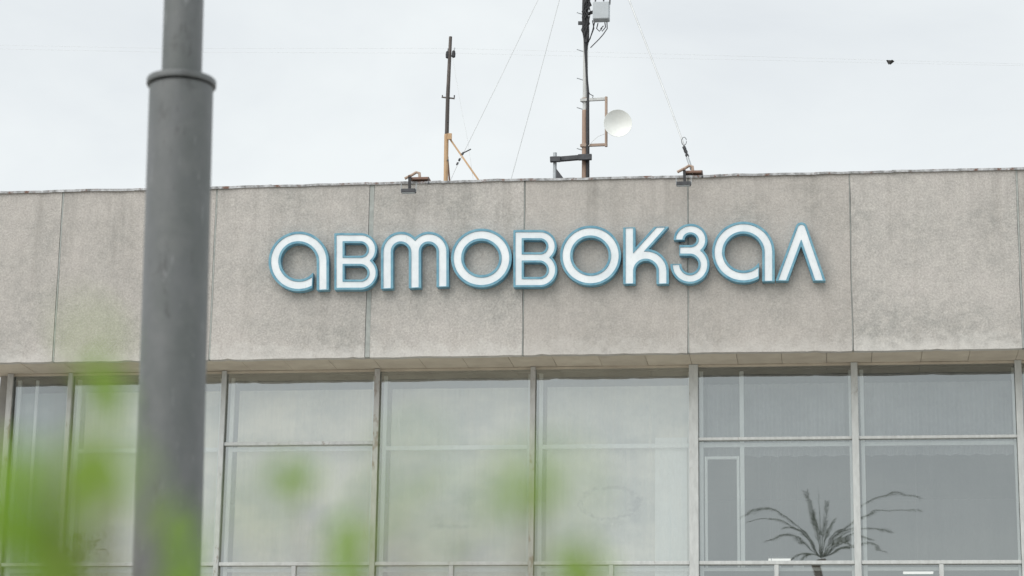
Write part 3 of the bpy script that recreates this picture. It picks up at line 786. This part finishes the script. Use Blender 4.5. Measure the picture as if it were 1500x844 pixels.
# bird
bp = at(1303, 91, 4.)
t = thing('bird', bp, 'small dark bird flying with wings spread in the white sky', 'bird')
sc = .012
def bpt(x, y, d=0): return bp+Vector((x*sc, d*sc, y*sc))
mb = MB(); mb.tube([bpt(-.4, -4.6, -4), bpt(-.2, -3.2, -3), bpt(-.1, -.8, -1), bpt(0, 1.2, 2), bpt(.3, 3, 6), bpt(.5, 3.4, 9)], [.006, .022, .034, .036, .022, .004], 10)
mb.build('body', 'bird_dark', t)
for s, tip in ((-1, (-5.6, 4.2)), (1, (8.6, 2.2))):
    a, b_, c_ = bpt(0, 2.5, -1), bpt(tip[0], tip[1], 3), bpt(-.5 if s < 0 else 1., -5, 1); mid = bpt(tip[0]*.55, 3.6, -1); lo = bpt(tip[0]*.42, -2.2, 3)
    V = [a, mid, b_, lo, c_]; V2 = [v+Vector((0, .006, .002)) for v in V]
    MB().add(V+V2, [(0, 1, 2, 3, 4), (9, 8, 7, 6, 5)]+[(i, 5+i, 5+(i+1) % 5, (i+1) % 5) for i in range(5)]).build('wing', 'bird_dark', t)
V = [bpt(-.2, 2.2, 4), bpt(1.6, 2.0, 10), bpt(.3, 2.4, 11), bpt(-1., 2.2, 10)]
MB().add(V+[v+Vector((0, .006, 0)) for v in V], [(0, 1, 2, 3), (7, 6, 5, 4)]+[(i, 4+i, 4+(i+1) % 4, (i+1) % 4) for i in range(4)]).build('tail', 'bird_dark', t)

# ------------------------------------------------------------------ lamp post
YP = CAM[1]+12
ptop = Vector((11.02, YP, EYE+4.25)); dirp = Vector((-.021, 0, 1))
def pp(z): return ptop+dirp*(z-ptop.z)
t = thing('lamp_post', pp(0), 'stout grey metal lamp post with a collar where it narrows', 'lamp post')
MB().lathe([(.0, 0), (.30, 0), (.30, .02), (0, .021)], pp(0), 32).build('base_flange', 'post_paint', t)
MB().tube([pp(.02), pp(2.), pp(4), pp(EYE+4.21)], [.182, .178, .175, .173], 48).build('lower_tube', 'post_paint', t)
MB().lathe([(.115, .0), (.172, -.012), (.187, -.012), (.1885, -.008), (.1885, .018), (.186, .022), (.12, .034), (.109, .05)], pp(EYE+4.235), 48).build('collar', 'post_paint', t)
MB().tube([pp(EYE+4.22), pp(8), pp(10.5)], [.109, .108, .09], 40).build('upper_tube', 'post_paint', t)
q = pp(10.4); MB().tube([q, q+Vector((.1, -.3, .35)), q+Vector((.25, -1., .55))], [.06, .05, .04], 12).build('arm', 'post_paint', t)
q = q+Vector((.3, -1.25, .58)); MB().box(q.x-.14, q.x+.14, q.y-.3, q.y+.3, q.z-.05, q.z+.06, .03).build('lamp_head', 'zinc', t)

# ------------------------------------------------------------------ shrub close to the lens
YS = CAM[1]+1.1
base = Vector((at(430, 800, YS).x, YS, 0))
sh = thing('shrub', base, 'out of focus bright green leafy shrub growing before the lens', 'shrub')
rnd = random.Random(14)
lens_leaf = []
def leaf_mesh(L_, w):
    V = [(0, 0, 0)]; F = []
    prof = [(.18, .62), (.4, 1.), (.62, .86), (.84, .45)]
    for t_, k_ in prof:
        zz = .12*L_*math.sin(t_*math.pi)
        V += [(-w*k_/2, L_*t_, zz+.12*w*k_), (0, L_*t_, zz), (w*k_/2, L_*t_, zz+.12*w*k_)]
    V.append((0, L_, -.02*L_)); F += [(0, 2, 1), (0, 3, 2)]
    for i in range(3):
        a = 1+3*i; F += [(a, a+1, a+4, a+3), (a+1, a+2, a+5, a+4)]
    e = 10; F += [(e, e+1, 13), (e+1, e+2, 13)]
    return V, F
V, F = leaf_mesh(1, .44); LEAF = bpy.data.meshes.new('leaf'); LEAF.from_pydata(V, [], F); LEAF.materials.append(M['leaf_green'])
LEAF.polygons.foreach_set('use_smooth', [True]*len(F))
def orient(d, up):
    d = d.normalized(); x = d.cross(up).normalized(); zz = x.cross(d)
    return Matrix((x, d, zz)).transposed().to_4x4()
# leaf sprays: (pixel x, y, distance, number, spread px, leaf length)
sprays = [(150, 560, 1.75, 4, 34, .050), (150, 600, 1.6, 2, 30, .045), (135, 515, 1.2, 1, 30, .040), (60, 690, 1.5, 4, 60, .050), (120, 680, 1.55, 3, 50, .05), (30, 780, 1.5, 6, 55, .055), (115, 790, 1.5, 6, 55, .055),
          (180, 700, 1.3, 1, 40, .05), (10, 700, 1.5, 2, 30, .05), (70, 840, 1.5, 6, 70, .055), (265, 790, 1.7, 3, 20, .045), (268, 835, 1.7, 3, 24, .05), (445, 695, 1.75, 3, 20, .042), (395, 740, 1.1, 1, 30, .035), (512, 800, 1.7, 3, 22, .045),
          (515, 845, 1.7, 3, 22, .05), (548, 765, 1.4, 1, 20, .035), (787, 715, 1.65, 3, 22, .045), (735, 720, 1.15, 1, 40, .045), (845, 700, 1.1, 1, 30, .036), (868, 815, 1.6, 2, 24, .045), (730, 800, 1.3, 2, 40, .042), (640, 790, 1.1, 1, 30, .036),
          (570, 690, 1.05, 1, 30, .034), (860, 850, 1.6, 3, 40, .05)]
leaf_n = 0
for (px, py, dist, n, sp, ln) in sprays:
    far = dist >= 1.6; dist *= .80 if far else .62; ln *= .74 if far else .66; n = max(1, int(n*.8+.5))
    Y = CAM[1]+dist
    tip = at(px, py-10, Y); foot = at(px+rnd.uniform(-30, 30), 960, Y); foot2 = Vector((foot.x*.7+base.x*.3, (foot.y+base.y)/2, 1.35))
    MB().tube([foot2, foot, (foot+tip)/2+Vector((rnd.uniform(-.01, .01), 0, 0)), tip], [.003, .0022, .0016, .001], 5).build('twig', 'bark', sh)
    for q in range(n):
        f = q/max(1, n); p = tip.lerp((foot+tip)/2, f*.6*rnd.random())
        tgt = at(px+rnd.gauss(0, sp*.6), py+rnd.gauss(0, sp*.6), Y+rnd.uniform(-.07, .07))
        d = Vector((rnd.gauss(0, .4), rnd.gauss(0, .3), rnd.uniform(.2, 1.)))
        o = bpy.data.objects.new('leaf', LEAF); COL.objects.link(o); o.parent = sh
        Ls = ln*rnd.uniform(.8, 1.15)
        mt = Matrix.Translation(tgt-d.normalized()*Ls*.5-base) @ orient(d, Vector((rnd.gauss(0, .4), -1, rnd.uniform(.2, .9)))) @ Matrix.Scale(Ls, 4)
        o.matrix_local = mt
        a = tgt-d.normalized()*Ls*.5
        MB().tube([p, p.lerp(a, .5)+Vector((0, 0, -.004)), a], .0007, 4).build('leaf_stalk', 'leaf_green', sh)
# stems and the leaf mass below the frame
for n in range(9):
    a = rnd.uniform(0, 6.28); r_ = rnd.uniform(.1, .5)
    MB().tube([base+Vector((math.cos(a)*.05, math.sin(a)*.05, 0)), base+Vector((math.cos(a)*r_*.5, math.sin(a)*r_*.3, .7)), base+Vector((math.cos(a)*r_*1.1, math.sin(a)*r_*.35, 1.4))], [.014, .009, .004], 6).build('stem', 'bark', sh)
mb = MB(); V0, F0 = leaf_mesh(1, .52)
for n in range(900):
    p = base+Vector((rnd.gauss(0, .32), rnd.gauss(0, .17), rnd.uniform(.35, 1.52)))
    if p.y < CAM[1]+.6: continue
    mt = Matrix.Translation(p) @ orient(Vector((rnd.gauss(0, 1), rnd.gauss(0, 1), rnd.uniform(-.3, .8))), Vector((rnd.gauss(0, .3), .1, 1))) @ Matrix.Scale(rnd.uniform(.04, .06), 4)
    mb.add([mt @ Vector(v) for v in V0], F0, True)
o = mb.build('foliage', 'leaf_green', sh); o['kind'] = 'stuff'

# ------------------------------------------------------------------ behind the camera: what the glass mirrors
def mirrored(px, py, Yreal):
    p = at(px, py, 2*G-Yreal); return Vector((p.x, Yreal, p.z))
YQ = -54.
crown = mirrored(1196, 815, YQ)
pl = thing('palm_tree', (crown.x, YQ, 0), 'tall feather palm mirrored in the dark panes of the station', 'palm tree')
tr = [(crown.x+.25*math.sin(q*.8), YQ, crown.z*q/10) for q in range(11)]; tr[-1] = (crown.x, YQ, crown.z)
MB().tube(tr, [.26, .20]+[.16]*8+[.20], 12).build('trunk', 'bark', pl)
def frond(tipx, tipy, dy, arch, n=44, lw=.40, dens=.75):
    tip = mirrored(tipx, tipy, YQ); tip.y += dy
    a = Vector(crown)+Vector((0, 0, .1)); mid = (a+tip)/2+Vector((0, 0, arch))
    P = [a*(1-s)**2+mid*2*s*(1-s)+tip*s*s for s in [i/12 for i in range(13)]]
    mb = MB(); mb.tube(P, [.024-.018*i/12 for i in range(13)], 5)
    for i in range(n):
        s = .28+.72*i/(n-1); p = a*(1-s)**2+mid*2*s*(1-s)+tip*s*s
        g = ((mid-a)*(1-s)+(tip-mid)*s).normalized()
        for sd in (-1, 1):
            if rnd.random() > dens: continue
            side = g.cross(Vector((0, 0, 1))); side = side.normalized() if side.length > .1 else Vector((0, 1, 0))
            d = (g*1.0+side*sd*.45+Vector((0, 0, -.22-.25*rnd.random()))).normalized(); ll = lw*(1.1-.5*s)*rnd.uniform(.7, 1.1)
            w = g.cross(d).normalized().cross(d)*.009
            e = p+d*ll; m_ = p+d*ll*.5
            mb.add([p-w*.5, p+w*.5, m_+w, e, m_-w], [(0, 1, 2, 3, 4)])
    mb.build('frond', 'palm_leaf', pl)
for f in [(1078, 750, 0, 2.0), (1090, 762, .8, 1.5), (1118, 787, 0, .9), (1150, 808, -.6, .5), (1192, 714, 0, .5), (1176, 722, .9, .6), (1228, 772, .3, .4), (1352, 731, 0, 1.9), (1350, 752, .9, 1.3), (1283, 793, 0, .6), (1300, 815, 1.4, .9), (1160, 830, 1.6, .7), (1240, 800, 1.9, .7), (1205, 735, .4, .2), (1214, 752, -.5, .3), (1184, 745, -.4, .3), (1140, 775, 1.2, .9), (1265, 765, .9, .7), (1310, 775, -.6, 1.)]:
    frond(f[0], f[1], f[2], f[3])
tree_root = mirrored(120, 800, -58.)
tt = thing('broadleaf_tree', (tree_root.x, -58, 0), 'loose broadleaf tree mirrored low in the end panes of the station', 'tree')
H = tree_root.z+.9
MB().tube([(tree_root.x, -58, 0), (tree_root.x+.1, -58, H*.5), (tree_root.x-.1, -58, H*.9)], [.28, .2, .06], 10).build('trunk', 'bark', tt)
mb = MB(); lb = MB()
for n in range(60):
    zz = H*rnd.uniform(.45, .97); rad = 3.6*(1-((zz/H-.62)/.42)**2)**.5 if abs(zz/H-.62) < .41 else .4
    a = rnd.uniform(0, 6.28); rr_ = rad*rnd.uniform(.4, 1)
    c = Vector((tree_root.x+math.cos(a)*rr_, -58+math.sin(a)*rr_, zz))
    lb.tube([(tree_root.x, -58, zz-rr_*.5), c], [.05, .012], 5)
    for q in range(70):
        p = c+Vector((rnd.gauss(0, .5), rnd.gauss(0, .5), rnd.gauss(0, .28))); d = Vector((rnd.gauss(0, 1), rnd.gauss(0, 1), rnd.gauss(0, 1))).normalized(); e = d.orthogonal().normalized()
        s_ = rnd.uniform(.07, .14); mb.add([p-d*s_, p+e*s_*.5, p+d*s_, p-e*s_*.5], [(0, 1, 2, 3)])
lb.build('limbs', 'bark', tt)
o = mb.build('crown', 'tree_leaf', tt)
